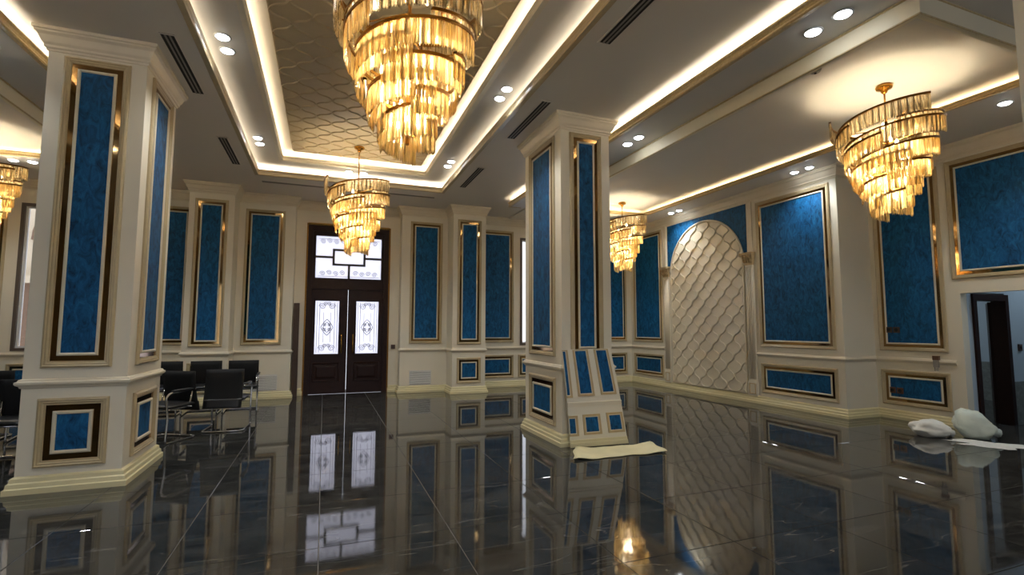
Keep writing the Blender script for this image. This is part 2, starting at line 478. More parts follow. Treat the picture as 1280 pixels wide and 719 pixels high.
# ------------------------------------------------------------------ framed wall panels
cache = {}
def ring_mesh(name, w_, h_, prof, m):
    k = (name, round(w_,3), round(h_,3), prof[0], prof[-1], m.name)
    if k not in cache: cache[k] = MB().ring(w_, h_, prof).mesh(name, m)
    return cache[k]
def framed(parent, loc, rz, w_, h_, fm=0.05, mm=0.042, bm_=0.025, frame_mat=None):
    """frame moulding > four bronze mirror strips, inner bead, blue field; loc is the lower left corner on the wall"""
    frame_mat = frame_mat or FRAMEM
    P = [(0,0),(0,0.016),(0.006,0.024),(fm*0.3,0.030),(fm*0.42,0.022),(fm*0.6,0.024),(fm*0.8,0.014),(fm*0.92,0.015),(fm,0.006),(fm,0.0)]
    fr = link('panel_frame', ring_mesh('panel_frame', w_, h_, P, frame_mat), parent, loc, rz)
    a, b = fm, fm+mm
    k = ('mir', round(w_,3), round(h_,3), a, b)
    if k not in cache:
        L = []
        c = [(a,a,b,b), (w_-a,a,w_-b,b), (w_-a,h_-a,w_-b,h_-b), (a,h_-a,b,h_-b)]
        for i in range(4):
            p, q = c[i], c[(i+1) % 4]
            pts = [(p[0],p[1]), (q[0],q[1]), (q[2],q[3]), (p[2],p[3])]
            vs = [(x,-0.001,z) for x,z in pts] + [(x,-0.005,z) for x,z in pts]
            L.append(MB().add(vs, [(3,2,1,0),(4,5,6,7),(0,1,5,4),(1,2,6,5),(2,3,7,6),(3,0,4,7)]).mesh('mirror_strip', BRONZE))
        cache[k] = L
    for me in cache[k]: link('mirror_strip', me, fr)
    Q = [(b,0.0),(b,0.014),(b+bm_*0.25,0.021),(b+bm_*0.7,0.021),(b+bm_,0.012),(b+bm_,0.0)]
    link('inner_frame', ring_mesh('inner_frame', w_, h_, Q, BEAD), fr)
    c = b + bm_ - 0.003
    k = ('blue', round(w_,3), round(h_,3), round(c,3))
    if k not in cache: cache[k] = MB().box(c, w_-c, -0.008, -0.001, c, h_-c).mesh('blue_panel', BLUE)
    link('blue_panel', cache[k], fr)
    return fr
PZ0, PZ1, SZ0, SZ1 = 1.055, 3.765, 0.215, 0.760
def bpanel(x0, x1, y, z0, z1, **k): return framed(wall_back, (x0, y, z0), 0, x1-x0, z1-z0, **k)
def rpanel(y0, y1, x, z0, z1, **k): return framed(wall_right, (x, y1, z0), -math.pi/2, y1-y0, z1-z0, **k)
for m in (0, 1):
    f = (lambda a, b: (a, b)) if m == 0 else (lambda a, b: (mx_(b), mx_(a)))
    a, b = f(1.74, 2.46); bpanel(a, b, YSEC, PZ0, PZ1)
    a, b = f(2.68, 3.22); bpanel(a, b, YPIER, PZ0-0.01, PZ1+0.01)
    bpanel(a, b, YPIER, SZ0, SZ1, fm=0.055, mm=0.04)
    a, b = f(3.42, 4.30); bpanel(a, b, YB, PZ0, PZ1)
    bpanel(a, b, YB, SZ0, SZ1, fm=0.05)
    a, b = f(4.42, 6.10); bpanel(a, b, YB, SZ0, SZ1, fm=0.05)
    a, b = f(6.24, 7.52); bpanel(a, b, YB, PZ0, PZ1)
    bpanel(a, b, YB, SZ0, SZ1, fm=0.05)
rpanel(9.93, 11.13, XR, PZ0, PZ1+0.05); rpanel(9.93, 11.13, XR, SZ0, SZ1)
rpanel(5.60, 7.08, XR, PZ0, PZ1+0.03, fm=0.06); rpanel(5.60, 7.08, XR, SZ0, SZ1, fm=0.06)
rpanel(4.46, 5.40, XR2, PZ0, PZ1+0.03, fm=0.06); rpanel(4.46, 5.40, XR2, SZ0, SZ1, fm=0.06)
rpanel(2.9, 4.36, XR2, 2.10, PZ1+0.05, fm=0.06, mm=0.045)
for k in range(4):
    y0 = -3.6 + k*3.4
    framed(wall_left, (XL, y0, PZ0), math.pi/2, 1.9, PZ1-PZ0); framed(wall_left, (XL, y0, SZ0), math.pi/2, 1.9, SZ1-SZ0)

# ------------------------------------------------------------------ arched lattice on the right wall
AY, AH = 8.475, 1.09; ASP, ATOP, AB = 2.66, 3.72, 0.15
fld = MB().box(XR-0.006, XR+0.01, 7.32, 9.70, 2.70, 3.84).build('blue_spandrel', BLUE, wall_right)
def arch_pts(h_, sp, top, base, n=28):
    p = [(-h_, base), (h_, base)]
    for k in range(n+1):
        a = math.pi*k/n; p.append((h_*math.cos(a), sp + (top-sp)*math.sin(a)))
    return p
def plate(pts, x, t, name, m, parent):
    n = len(pts); vs = [(x, AY - y, z) for y, z in pts] + [(x - t, AY - y, z) for y, z in pts]
    fs = [tuple(range(n)), tuple(range(2*n-1, n-1, -1))] + [(k, (k+1) % n, (k+1) % n + n, k+n) for k in range(n)]
    return MB().add(vs, fs).build(name, m, parent)
arch = plate(arch_pts(AH, ASP, ATOP, AB), XR, 0.025, 'arch_panel', ARCHG, wall_right)
ap = arch_pts(AH, ASP, ATOP, AB, 40)
rim = ap[2:]
MB().tube([(XR-0.03, AY - y, z) for y, z in rim], 0.022, 6).build('arch_moulding', TRIMC, arch, True)
def ogee(w_, h_, amp, n=8):
    R_, T_, L_, B_ = (w_/2,0), (0,h_/2), (-w_/2,0), (0,-h_/2)
    def edge(p, q, s):
        dx, dy = q[0]-p[0], q[1]-p[1]; ln = math.hypot(dx, dy); nx, ny = -dy/ln, dx/ln
        return [(p[0]+dx*t/n + nx*s*amp*math.sin(2*math.pi*t/n), p[1]+dy*t/n + ny*s*amp*math.sin(2*math.pi*t/n)) for t in range(n)]
    return edge(R_,T_,-1) + edge(T_,L_,1) + edge(L_,B_,-1) + edge(B_,R_,1)
def clip(poly, conv):
    out = poly
    n = len(conv)
    for i in range(n):
        a, b = conv[i], conv[(i+1) % n]
        sd = lambda p: (b[0]-a[0])*(p[1]-a[1]) - (b[1]-a[1])*(p[0]-a[0])
        inp, out = out, []
        for k in range(len(inp)):
            p, q = inp[k-1], inp[k]; sp_, sq = sd(p), sd(q)
            if sq >= 0:
                if sp_ < 0: t = sp_/(sp_-sq); out.append((p[0]+(q[0]-p[0])*t, p[1]+(q[1]-p[1])*t))
                out.append(q)
            elif sp_ >= 0: t = sp_/(sp_-sq); out.append((p[0]+(q[0]-p[0])*t, p[1]+(q[1]-p[1])*t))
        if not out: return []
    return out
def area(p): return abs(sum(p[i-1][0]*p[i][1]-p[i][0]*p[i-1][1] for i in range(len(p))))/2
def shell(poly, t, gap, to3, tilt=0.0):
    """raised plaster tile: rings pulled towards the centroid"""
    cx = sum(p[0] for p in poly)/len(poly); cy = sum(p[1] for p in poly)/len(poly)
    def pull(d):
        r = []
        for p in poly:
            dx, dy = p[0]-cx, p[1]-cy; l = math.hypot(dx, dy) or 1; f = max(0.2, 1-d/l); r.append((cx+dx*f, cy+dy*f))
        return r
    n = len(poly); vs = []; fs = []
    for d, hh in ((gap, 0), (gap+0.001, t*0.9), (gap+0.004, t), (gap+0.009, t*0.45)):
        vs += [to3(p[0], p[1], hh + (tilt*((p[0]-cx)-(p[1]-cy)) if hh > 0 else 0)) for p in pull(d)]
    for q in range(3):
        for k in range(n): fs.append((q*n+k, q*n+(k+1)%n, (q+1)*n+(k+1)%n, (q+1)*n+k))
    fs.append(tuple(3*n+k for k in range(n)))
    return MB().add(vs, fs)
CW, CHH = 0.385, 0.372
cell = ogee(CW, CHH, 0.016)
cell_me = shell(cell, 0.020, 0.002, lambda a, b, c: (-c, -a, b), 0.03).mesh('lattice_tile', ARCHP, False)
conv = arch_pts(AH-0.02, ASP, ATOP-0.02, AB+0.01, 28)
for i in range(-8, 9):
    for j in range(-2, 24):
        cy = i*CW/2; cz = AB + 0.12 + j*CHH/2
        if (i + j) % 2: continue
        poly = [(p[0]+cy, p[1]+cz) for p in cell]
        c = clip(poly, conv)
        if len(c) < 3 or area(c) < 0.006: continue
        if area(c) > 0.995*area(poly):
            link('lattice_tile', cell_me, arch, (XR-0.025, AY-cy, cz))
        else:
            link('lattice_tile', shell(c, 0.020, 0.002, lambda a, b, cc: (XR-0.025-cc, AY-a, b), 0.03).mesh('lattice_tile', ARCHP), arch)
# pilasters either side
for yc, nm in ((9.745, 0), (7.265, 1)):
    pl = MB().box(XR-0.03, XR+0.01, yc-0.095, yc+0.095, 0.40, 2.62).build('pilaster', CREAM, wall_right)
    for k in range(5):
        y = yc - 0.066 + k*0.033
        MB().tube([(XR-0.032, y, 0.44), (XR-0.032, y, 2.58)], 0.011, 6).build('flute', TRIMC, pl, True)
    pb = MB().box(XR-0.045, XR+0.01, yc-0.105, yc+0.105, 0.13, 0.40).build('plinth', CREAM, pl)
    link('plinth_frame', MB().ring(0.15, 0.2, [(0,0),(0,0.008),(0.012,0.010),(0.018,0)]).mesh('plinth_frame', ANTIQ), pl, (XR-0.045, yc+0.075, 0.165), -math.pi/2)
    cp = MB()
    cp.box(XR-0.045, XR, yc-0.10, yc+0.10, 2.62, 2.65)
    cp.add([(XR,yc-0.10,2.65),(XR-0.04,yc-0.10,2.65),(XR-0.10,yc-0.13,2.82),(XR,yc-0.13,2.82),(XR,yc+0.10,2.65),(XR-0.04,yc+0.10,2.65),(XR-0.10,yc+0.13,2.82),(XR,yc+0.13,2.82)],
           [(0,1,2,3),(4,7,6,5),(1,5,6,2),(0,4,5,1),(3,2,6,7)])
    cp.box(XR-0.12, XR, yc-0.14, yc+0.14, 2.82, 2.86)
    cap = cp.build('capital', ANTIQ, pl)
    lf = MB()
    for r_ in range(2):
        for k in range(4):
            y = yc - 0.09 + k*0.06 + (0.0 if r_ == 0 else 0.0)
            z = 2.665 + r_*0.075; xx = XR - 0.055 - r_*0.025
            lf.tube([(xx, y, z), (xx-0.012, y, z+0.035), (xx-0.028, y, z+0.062), (xx-0.036, y, z+0.052)], [0.014,0.018,0.014,0.006], 6)
    for s in (-1, 1):
        pts = [(XR-0.105, yc+s*0.10+0.026*(1-k/14)*math.cos(k*0.8), 2.80+0.026*(1-k/14)*math.sin(k*0.8)) for k in range(13)]
        lf.tube(pts, 0.008, 5)
    lf.build('capital_leaves', ANTIQ, pl, True)
# plain vertical strips beside the arch up to the crown
for yc in (9.79, 7.22):
    MB().box(XR-0.02, XR, yc-0.045, yc+0.045, 2.86, 3.86).build('strip_moulding', TRIMC, wall_right)

# ------------------------------------------------------------------ ceiling
ce = MB()
TRAY = (-1.19, 2.13, 0.6, 9.53)       # x0 x1 y0 y1 of the outer tray opening
TR2 = (TRAY[0]-0.2, TRAY[1]+0.2, TRAY[2]-0.2, TRAY[3]+0.2)
IN = (-0.78, 1.72, 1.0, 9.12)
IN2 = (IN[0]-0.16, IN[1]+0.16, IN[2]-0.16, IN[3]+0.16)
L1, L1b, F1 = 3.56, 3.80, 4.08        # soffit lip, trough back, fascia plane
ZS, ZF, ZZ, ZS2 = 3.92, 3.745, 4.18, 4.05
X2 = 7.05; YZ0, YZ1, YL = 2.20, 9.75, 9.50
OUT = (mx_(L1b), L1b, YF-0.2, YB+0.3)
ce.annulus(OUT, TRAY, H, 4.12)
ce.annulus(OUT, TR2, 4.12, 4.6)
ce.annulus((TR2[0]-0.02,TR2[1]+0.02,TR2[2]-0.02,TR2[3]+0.02), IN, 4.25, 4.28)
ce.annulus((TR2[0]-0.02,TR2[1]+0.02,TR2[2]-0.02,TR2[3]+0.02), IN2, 4.28, 4.6)
ce.box(IN2[0]-0.05, IN2[1]+0.05, IN2[2]-0.05, IN2[3]+0.05, 4.42, 4.6)
def mbox(x0, x1, *r):
    ce.box(x0, x1, *r); ce.box(mx_(x1), mx_(x0), *r)
mbox(L1+0.02, F1-0.004, YZ0, YL, ZS, ZS+0.035); mbox(L1+0.02, F1+0.02, YF, YZ0, ZS, ZS+0.035)             # soffit under the light trough
mbox(L1b, F1-0.004, YZ0, YL, ZS+0.035, 4.6); mbox(L1b, F1+0.02, YF, YZ0, ZS+0.035, 4.6)
mbox(L1b, F1+0.08, YL, YB+0.3, H, 4.6)
mbox(F1+0.02, XR2+0.3, YF-0.2, YZ0, ZS, 4.6)
mbox(F1+0.05, XR2+0.3, YZ0, YB+0.3, ZZ, 4.6)             # chandelier bay ceiling
mbox(X2+0.02, XR2+0.3, YZ0+0.06, YB+0.3, ZS2, ZS2+0.03)  # soffit beside the wall
mbox(X2+0.20, XR2+0.3, YZ0+0.06, YB+0.3, ZS2+0.03, ZZ)
mbox(F1+0.05, X2+0.02, YZ1+0.02, YB+0.3, ZS2, ZS2+0.03)
mbox(F1+0.05, X2+0.20, YZ1+0.20, YB+0.3, ZS2+0.03, ZZ)
ceiling = struct(ce.build('ceiling', CEIL))
for m in (0, 1):
    f = (lambda x: x) if m == 0 else mx_
    xs_ = sorted((f(F1), f(F1+0.05))); MB().box(xs_[0], xs_[1], YZ0, YZ1, ZF, ZZ+0.05).build('fascia', FASC, ceiling)
    xs_ = sorted((f(F1+0.05), f(XR2+0.3))); MB().box(xs_[0], xs_[1], YZ0, YZ0+0.05, ZF, ZZ+0.05).build('fascia', FASC, ceiling)
LIP = lambda z0, z1: [(-0.03,z0+0.002),(0.028,z0-0.006),(0.036,z0+0.008),(0.022,z0+(z1-z0)*0.35),(0.026,z0+(z1-z0)*0.6),(0.040,z1-0.018),(0.036,z1),(-0.02,z1),(-0.03,z0+0.002)]
def lip(name, path, z0, z1, m, closed=False):
    return MB().sweep(path, LIP(z0, z1), closed).build(name, m, ceiling)
def rect_cw(r): return [(r[0], r[2]), (r[0], r[3]), (r[1], r[3]), (r[1], r[2])]
lip('tray_moulding', rect_cw(TRAY), 4.072, 4.17, FRAMEM, True)
lip('tray_inner_moulding', rect_cw(IN), 4.245, 4.33, TRIMC, True)
for m in (0, 1):
    f = (lambda x: x) if m == 0 else mx_
    p = [(f(L1), YF), (f(L1), YL), (f(L1b), YL)]
    lip('cove_moulding', list(p) if m else [(x, y) for x, y in reversed(p)], ZS, 4.015, LIPG)
    p = [(f(F1+0.1), YZ1), (f(X2), YZ1), (f(X2), YZ0)]
    lip('cove_moulding', list(p) if m == 0 else [(x, y) for x, y in reversed(p)], ZS2, 4.125, LIPG)
    for z in (ZF, ZS-0.012):
        q = [(f(F1), YZ1), (f(F1), YZ0), (f(XR2), YZ0)]
        MB().tube([(x - (0.0), y, z) for x, y in q], 0.010, 6).build('fascia_bead', LIPG, ceiling)
    # LED strips lie in the troughs
    light('AREA', 'cove_light', (f(L1+0.14), (YF+YL)/2, ZS+0.05), P_COVE*(YL-YF), COVE, ceiling, (math.pi,0,0), shape='RECTANGLE', size=0.05, size_y=YL-YF-0.1)
    light('AREA', 'cove_light', (f(X2+0.12), (YZ0+YZ1)/2, ZS2+0.04), 0.35*P_COVE*(YZ1-YZ0), (1.0,0.80,0.5), ceiling, (math.pi,0,0), shape='RECTANGLE', size=0.04, size_y=YZ1-YZ0-0.1)
    light('AREA', 'cove_light', ((f(F1)+f(X2))/2, YZ1+0.12, ZS2+0.04), 0.35*P_COVE*(X2-F1), (1.0,0.80,0.5), ceiling, (math.pi,0,0), shape='RECTANGLE', size=X2-F1-0.1, size_y=0.04)
def ring_lights(r, off, z, p, lp=1.0, col=COVE):
    xl, xr_, y0, y1 = r[0]-off, r[1]+off, r[2]-off, r[3]+off
    for x in (xl, xr_):
        light('AREA', 'cove_light', (x, (y0+y1)/2, z), p*lp*(y1-y0), col, ceiling, (math.pi,0,0), shape='RECTANGLE', size=0.05, size_y=y1-y0)
    for y in (y0, y1):
        light('AREA', 'cove_light', ((xl+xr_)/2, y, z), p*(xr_-xl), col, ceiling, (math.pi,0,0), shape='RECTANGLE', size=xr_-xl, size_y=0.05)
ring_lights(TRAY, 0.11, 4.135, P_COVE*0.6, 0.35)
ring_lights(IN, 0.09, 4.295, P_COVE*0.42, 1.0, (1.0, 0.86, 0.64))
# raised ogee tiles of the tray
PAT = (-0.59, 1.60, 1.15, 8.98)
pp = MB().box(PAT[0], PAT[1], PAT[2], PAT[3], 4.405, 4.43).build('pattern_panel', CEILG, ceiling)
ccell = ogee(0.40, 0.40, 0.019)
ccell_me = shell(ccell, 0.018, 0.003, lambda a, b, c: (a, b, -c)).mesh('ceiling_tile', CEILP)
conv = [(PAT[0]+.01,PAT[2]+.01),(PAT[1]-.01,PAT[2]+.01),(PAT[1]-.01,PAT[3]-.01),(PAT[0]+.01,PAT[3]-.01)]
i = 0
for i in range(-1, 14):
    for j in range(-1, 42):
        if (i+j) % 2: continue
        cx, cy = PAT[0] + i*0.2, PAT[2] + j*0.2
        poly = [(p[0]+cx, p[1]+cy) for p in ccell]
        c = clip(poly, conv)
        if len(c) < 3 or area(c) < 0.006: continue
        if area(c) > 0.995*area(poly): link('ceiling_tile', ccell_me, pp, (cx, cy, 4.405))
        else: link('ceiling_tile', shell(c, 0.018, 0.003, lambda a, b, cc: (a, b, 4.405-cc)).mesh('ceiling_tile', CEILP), pp)

# ------------------------------------------------------------------ columns
def column(name, label, x0, x1, y0, y1):
    t = thing(name, label, 'column', ((x0+x1)/2, (y0+y1)/2, 0), 0, 'panelled columns of the hall')
    a, b = (x1-x0)/2, (y1-y0)/2
    MB().box(-a, a, -b, b, 0, H-0.002).build('shaft', CREAM, t)
    path = [(-a,-b),(a,-b),(a,b),(-a,b)]
    MB().sweep(path, BASE, True).build('base_moulding', BASEM, t)
    MB().sweep(path, RAIL, True).build('chair_rail', TRIMC, t)
    MB().sweep(path, CORN, True).build('capital_moulding', TRIMC, t)
    for rz, wd, px, py in ((0, 2*a, -a, -b), (math.pi/2, 2*b, a, -b), (math.pi, 2*a, a, b), (-math.pi/2, 2*b, -a, b)):
        m = 0.12 if wd < 0.8 else 0.17
        d = Vector((math.cos(rz), math.sin(rz)))
        for z0, z1, k in ((1.045, 3.86, dict(fm=0.06, mm=0.044, bm_=0.026)), (0.20, 0.785, dict(fm=0.06, mm=0.05, bm_=0.03))):
            framed(t, (px + d.x*m, py + d.y*m, z0), rz, wd-2*m, z1-z0, **k)
    return t
column('column', 'cream square column with blue panels standing beside the black chairs', -2.40, -1.655, 5.48, 6.46)
column('column', 'cream square column with a mirror sheet leaning on its foot', 2.69, 3.385, 5.40, 6.55)
column('column', 'cream column cut off by the picture edge, before the dark doorway', 2.71, 3.40, 0.05, 1.12)

# ------------------------------------------------------------------ entrance door
dr = struct(link('door_1', None, None, ((DX0+DX1)/2, YB, 0)), 'dark walnut double entrance door with glazed transom')
hw = (DX1-DX0)/2
fr = MB()
fr.box(-hw, -hw+0.10, -0.02, 0.16, 0, DZ); fr.box(hw-0.10, hw, -0.02, 0.16, 0, DZ); fr.box(-hw+0.10, hw-0.10, -0.02, 0.16, DZ-0.12, DZ)
fr.box(-hw+0.10, hw-0.10, -0.01, 0.14, 2.22, 2.36)
fr.build('frame', WOOD, dr)
MB().sweep([(-hw,0.0),(hw,0.0)], [(0,DZ),(0.05,DZ),(0.06,DZ+0.03),(0.03,DZ+0.05),(0,DZ+0.06)]).build('gold_architrave', GOLD, dr)
for s in (-1, 1):
    MB().box(s*(hw+0.014)-0.014, s*(hw+0.014)+0.014, -0.035, 0.005, 0, DZ+0.04).build('gold_edge', DGOLD, dr)
trn = MB()
x0, x1, z0, z1 = -hw+0.10, hw-0.10, 2.36, DZ-0.12
gx0, gx1, gz0, gz1 = x0+0.06, x1-0.06, 2.46, 3.37
trn.annulus((x0,x1,0,1),(gx0,gx1,0,1),0,1) if False else None
for a, b, c, d in ((x0,gx0,z0,z1),(gx1,x1,z0,z1),(gx0,gx1,z0,gz0),(gx0,gx1,gz1,z1)): trn.box(a,b,0.02,0.09,c,d)
tr_o = trn.build('transom', WOOD, dr)
MB().box(gx0, gx1, 0.05, 0.056, gz0, gz1).build('transom_pane', PANE, tr_o)
ml = MB(); t_ = 0.022
rx0, rx1, rz0, rz1 = gx0+0.36, gx1-0.36, gz0+0.30, gz1-0.29
mz = (gz0+gz1)/2 + 0.0
for a, b, c, d in ((rx0-t_,rx1+t_,rz0-t_,rz0+t_),(rx0-t_,rx1+t_,rz1-t_,rz1+t_),(rx0-t_,rx0+t_,rz0,rz1),(rx1-t_,rx1+t_,rz0,rz1),
                   (gx0,rx0,mz-t_,mz+t_),(rx1,gx1,mz-t_,mz+t_),(-t_,t_,gz0,rz0),(-t_,t_,rz1,gz1)): ml.box(a,b,0.03,0.08,c,d)
ml.build('transom_bars', MULL, tr_o)
def scroll(mb, cx, cz, r, s, turns=1.4, y=0.045, rad=0.005):
    pts = [(cx + s*(r*(1-k/26))*math.cos(k*0.36*turns), y, cz + (r*(1-k/26))*math.sin(k*0.36*turns)) for k in range(24)]
    mb.tube(pts, rad, 4)
et = MB()
for cz, sgn in ((gz0+0.10, 1), (gz1-0.12, -1)):
    for k in range(-4, 5):
        if k == 0: continue
        scroll(et, k*0.135, cz + 0.02*(k % 2), 0.055, 1 if k > 0 else -1)
    et.tube([(gx0+0.05, 0.045, cz - sgn*0.06), (gx1-0.05, 0.045, cz - sgn*0.06)], 0.004, 4)
et.build('etched_scrolls', ETCH, tr_o)
for s in (-1, 1):
    a, b = (x0, -0.0035) if s < 0 else (0.0035, x1)
    lx = s*0.245 - 0.0 
    g0, g1, gb, gt = (-0.655, -0.175, 0.84, 1.97) if s < 0 else (0.175, 0.645, 0.84, 1.97)
    lf = MB()
    for q in ((a,g0,0.006,2.222),(g1,b,0.006,2.222),(g0,g1,0.006,gb),(g0,g1,gt,2.222)): lf.box(q[0],q[1],0.02,0.075,q[2],q[3])
    leaf = lf.build('door_leaf', WOOD, dr)
    link('glazing_bead', MB().ring(g1-g0+0.06, gt-gb+0.06, [(0,0),(0.005,0.018),(0.02,0.014),(0.03,0)]).mesh('glazing_bead', WOOD), leaf, (g0-0.03, 0.02, gb-0.03))
    link('raised_panel', MB().ring(g1-g0+0.06, 0.40, [(0,0),(0.006,0.016),(0.03,0.012),(0.036,0.002),(0.07,0.004),(0.10,0.014),(0.199,0.014)]).mesh('raised_panel', WOOD), leaf, (g0-0.03, 0.02, 0.26))
    MB().box(g0, g1, 0.048, 0.054, gb, gt).build('door_pane', PANE, leaf)
    et = MB(); c = (g0+g1)/2
    for dx in (-0.20, -0.15, 0.15, 0.20): et.tube([(c+dx, 0.043, gb+0.03), (c+dx, 0.043, gt-0.03)], 0.004, 4)
    for dx in (-0.07, 0.07): et.tube([(c+dx, 0.043, gb+0.25), (c+dx, 0.043, gt-0.25)], 0.003, 4)
    mzc = (gb+gt)/2
    for r_ in (0.17, 0.11):
        et.tube([(c + r_*0.72*math.sin(k*math.pi/8)*(1-0.25*abs(math.sin(k*math.pi/4))), 0.043, mzc + r_*math.cos(k*math.pi/8)*(1-0.2*abs(math.sin(k*math.pi/4)))) for k in range(16)], 0.006, 4, closed=True)
    for k in range(4): scroll(et, c + (0.05 if k % 2 else -0.05), mzc + (0.05 if k < 2 else -0.05), 0.04, 1 if k % 2 else -1, y=0.043)
    for zz in (gb+0.12, gt-0.12):
        for q in (-1, 1):
            scroll(et, c+q*0.10, zz, 0.07, q, y=0.043); scroll(et, c+q*0.04, zz+0.05, 0.045, -q, y=0.043)
    et.build('etched_motif', ETCH, leaf)
    hx = s*0.115
    hd = MB().tube([(hx,0.02,0.86),(hx,-0.03,0.86),(hx,-0.045,0.88),(hx,-0.045,1.24),(hx,-0.03,1.26),(hx,0.02,1.26)], 0.011, 8)
    hd.build('handle', GOLD, leaf, True)
# right edge of wall beside the door: switch box
sb = thing('light_switch', 'small brown switch box beside the entrance door', 'switch', (1.44, YB, 0.98))
MB().box(-0.045,0.045,-0.03,0,-0.045,0.045).build('box', BROWNP, sb); MB().box(-0.02,0.02,-0.037,-0.03,-0.03,0.03).build('rocker', SOCK, sb)
pk = MB()
pk.add([(-0.055,-0.03,0),(0.055,-0.03,0),(0.055,0.03,0),(-0.055,0.03,0),(-0.06,0.0,1.90),(0.05,0.0,1.905),(0.05,0.05,1.905),(-0.06,0.05,1.90)],
       [(0,3,2,1),(4,5,6,7),(0,1,5,4),(1,2,6,5),(2,3,7,6),(3,0,4,7)])
o = pk.build('wooden_board', PLANKM); o.location = (-0.535, 11.1, 0)
tag(o, 'tall narrow dark brown board standing upright beside the entrance door', 'board')

# ------------------------------------------------------------------ windows in the door wall
for n, (a, b) in enumerate(WIN):
    wn = struct(link('window_%d' % (n+1), None, None, (a, YB, WZ0)), ('tall overexposed window behind the column with the leaning sheet', 'tall window behind the column beside the chairs')[n])
    ww, hh = b-a, WZ1-WZ0
    f = MB()
    for q in ((0,0.05,0,hh),(ww-0.05,ww,0,hh),(0.05,ww-0.05,0,0.05),(0.05,ww-0.05,hh-0.05,hh)): f.box(q[0],q[1],-0.02,0.05,q[2],q[3])
    f.build('window_frame', WINF, wn)
    f = MB()
    for q in ((0.05,0.08,0.05,hh-0.05),(ww-0.08,ww-0.05,0.05,hh-0.05),(0.08,ww-0.08,0.05,0.08),(0.08,ww-0.08,hh-0.08,hh-0.05),(ww/2-0.025,ww/2+0.025,0.08,hh-0.08)): f.box(q[0],q[1],0.03,0.10,q[2],q[3])
    f.build('sash', WHITE, wn)
    for q in ((0.08, ww/2-0.025), (ww/2+0.025, ww-0.08)):
        MB().box(q[0], q[1], 0.06, 0.066, 0.08, hh-0.08).build('pane', CLEAR, wn)
for n, (a, b) in enumerate(((-4.6, 0.1), (0.9, 5.6))):
    wn = struct(link('window_%d' % (n+3), None, None, (a, YF, 0.3)), 'wide shopfront window at the other end of the hall')
    f = MB(); ww, hh = b-a, 3.1
    for q in ((0,0.08,0,hh),(ww-0.08,ww,0,hh),(0.08,ww-0.08,0,0.08),(0.08,ww-0.08,hh-0.08,hh)): f.box(q[0],q[1],-0.2,-0.08,q[2],q[3])
    for k in (1,2): f.box(ww*k/3-0.03,ww*k/3+0.03,-0.2,-0.08,0.08,hh-0.08)
    f.build('window_frame', WINF, wn)
    for k in range(3): MB().box(ww*k/3+0.03, ww*(k+1)/3-0.03, -0.15, -0.144, 0.08, hh-0.08).build('pane', CLEAR, wn)
    po = light('AREA', 'sky_portal', (ww/2, -0.23, hh/2), 1, (1,1,1), wn, (-math.pi/2,0,0), shape='RECTANGLE', size=ww, size_y=hh); po.data.cycles.is_portal = True
# facade across the street, seen through the left window
bd = thing('building', 'pale stone building with arched upper windows seen through the tall window', 'building', (-5.9, 15.2, 0))
MB().box(-2.6, 3.4, 0, 1.5, -1, 2.55).build('lower_wall', FACADE2, bd)
MB().box(-2.6, 3.4, -0.05, 1.5, 2.55, 7.0).build('upper_wall', FACADE, bd)
MB().box(-2.6, 3.4, -0.25, 0, 2.45, 2.62).build('ledge', FACADE, bd)
for k in range(4):
    x = -2.0 + k*1.3
    MB().box(x, x+0.8, -0.03, 0.02, 0.2, 2.1).build('window', FACADE, bd)
    gr = MB()
    for q in range(5): gr.box(x+0.05+q*0.165, x+0.08+q*0.165, -0.07, -0.03, 0.25, 2.05)
    for q in range(7): gr.box(x+0.03, x+0.77, -0.06, -0.03, 0.3+q*0.28, 0.33+q*0.28)
    gr.build('window_bars', FACADE2, bd)
    MB().tube([(x+0.4+0.42*math.cos(math.pi*a/10), -0.08, 3.5+0.75*math.sin(math.pi*a/10)) for a in range(11)], 0.05, 6).build('arch', FACADE2, bd)
    MB().box(x, x+0.8, -0.09, -0.04, 2.7, 3.5).build('upper_window', FACADE2, bd)

# ------------------------------------------------------------------ side doorway on the right and the room behind it
d2 = MB()
YW = OPEN_Y1
d2.box(XR2+0.14, 8.68, YW, YW+0.12, 0, 3.0); d2.box(9.46, 12.3, YW, YW+0.12, 0, 3.0); d2.box(8.68, 9.46, YW, YW+0.12, 1.92, 3.0)
d2.box(12.3, 12.5, 1.9, 8.6, 0, 3.0); d2.box(XR2+0.14, 12.3, 8.4, 8.6, 0, 3.0); d2.box(XR2+0.14, 12.3, 1.8, 2.0, 0, 3.0); d2.box(XR2+0.14, 12.5, 1.8, 8.6, 3.0, 3.1)
side = struct(d2.build('wall_corridor', GREYW), 'blue-grey walls of the side passage')
MB().box(XR2+0.14, 12.29, 8.36, 8.40, 0, 0.75).build('bare_plaster_band', ROUGHW, side)
MB().box(12.27, 12.30, 4.45, 8.36, 0, 0.75).build('bare_plaster_band', ROUGHW, side)
MB().box(9.52, 12.28, YW-0.02, YW, 0, 0.62).build('bare_plaster_band', ROUGHW, side)
d2 = struct(link('door_2', None, None, (9.07, YW, 0)), 'dark brown framed door standing open in the side passage')
f = MB()
f.box(-0.43,-0.35,-0.03,0.15,0,1.90); f.box(0.35,0.43,-0.03,0.15,0,1.90); f.box(-0.35,0.35,-0.03,0.15,1.81,1.90)
f.build('frame', WOOD, d2)
lf = MB().box(0,0.78,-0.02,0.02,0.01,1.80).build('door_leaf', WOOD, d2); lf.location = (0.36, 0.17, 0); lf.rotation_euler = (0,0,R(27))
MB().tube([(0.76,-0.02,0.95),(0.76,-0.07,0.95),(0.66,-0.075,0.95)], 0.01, 6).build('handle', CHROME, lf)
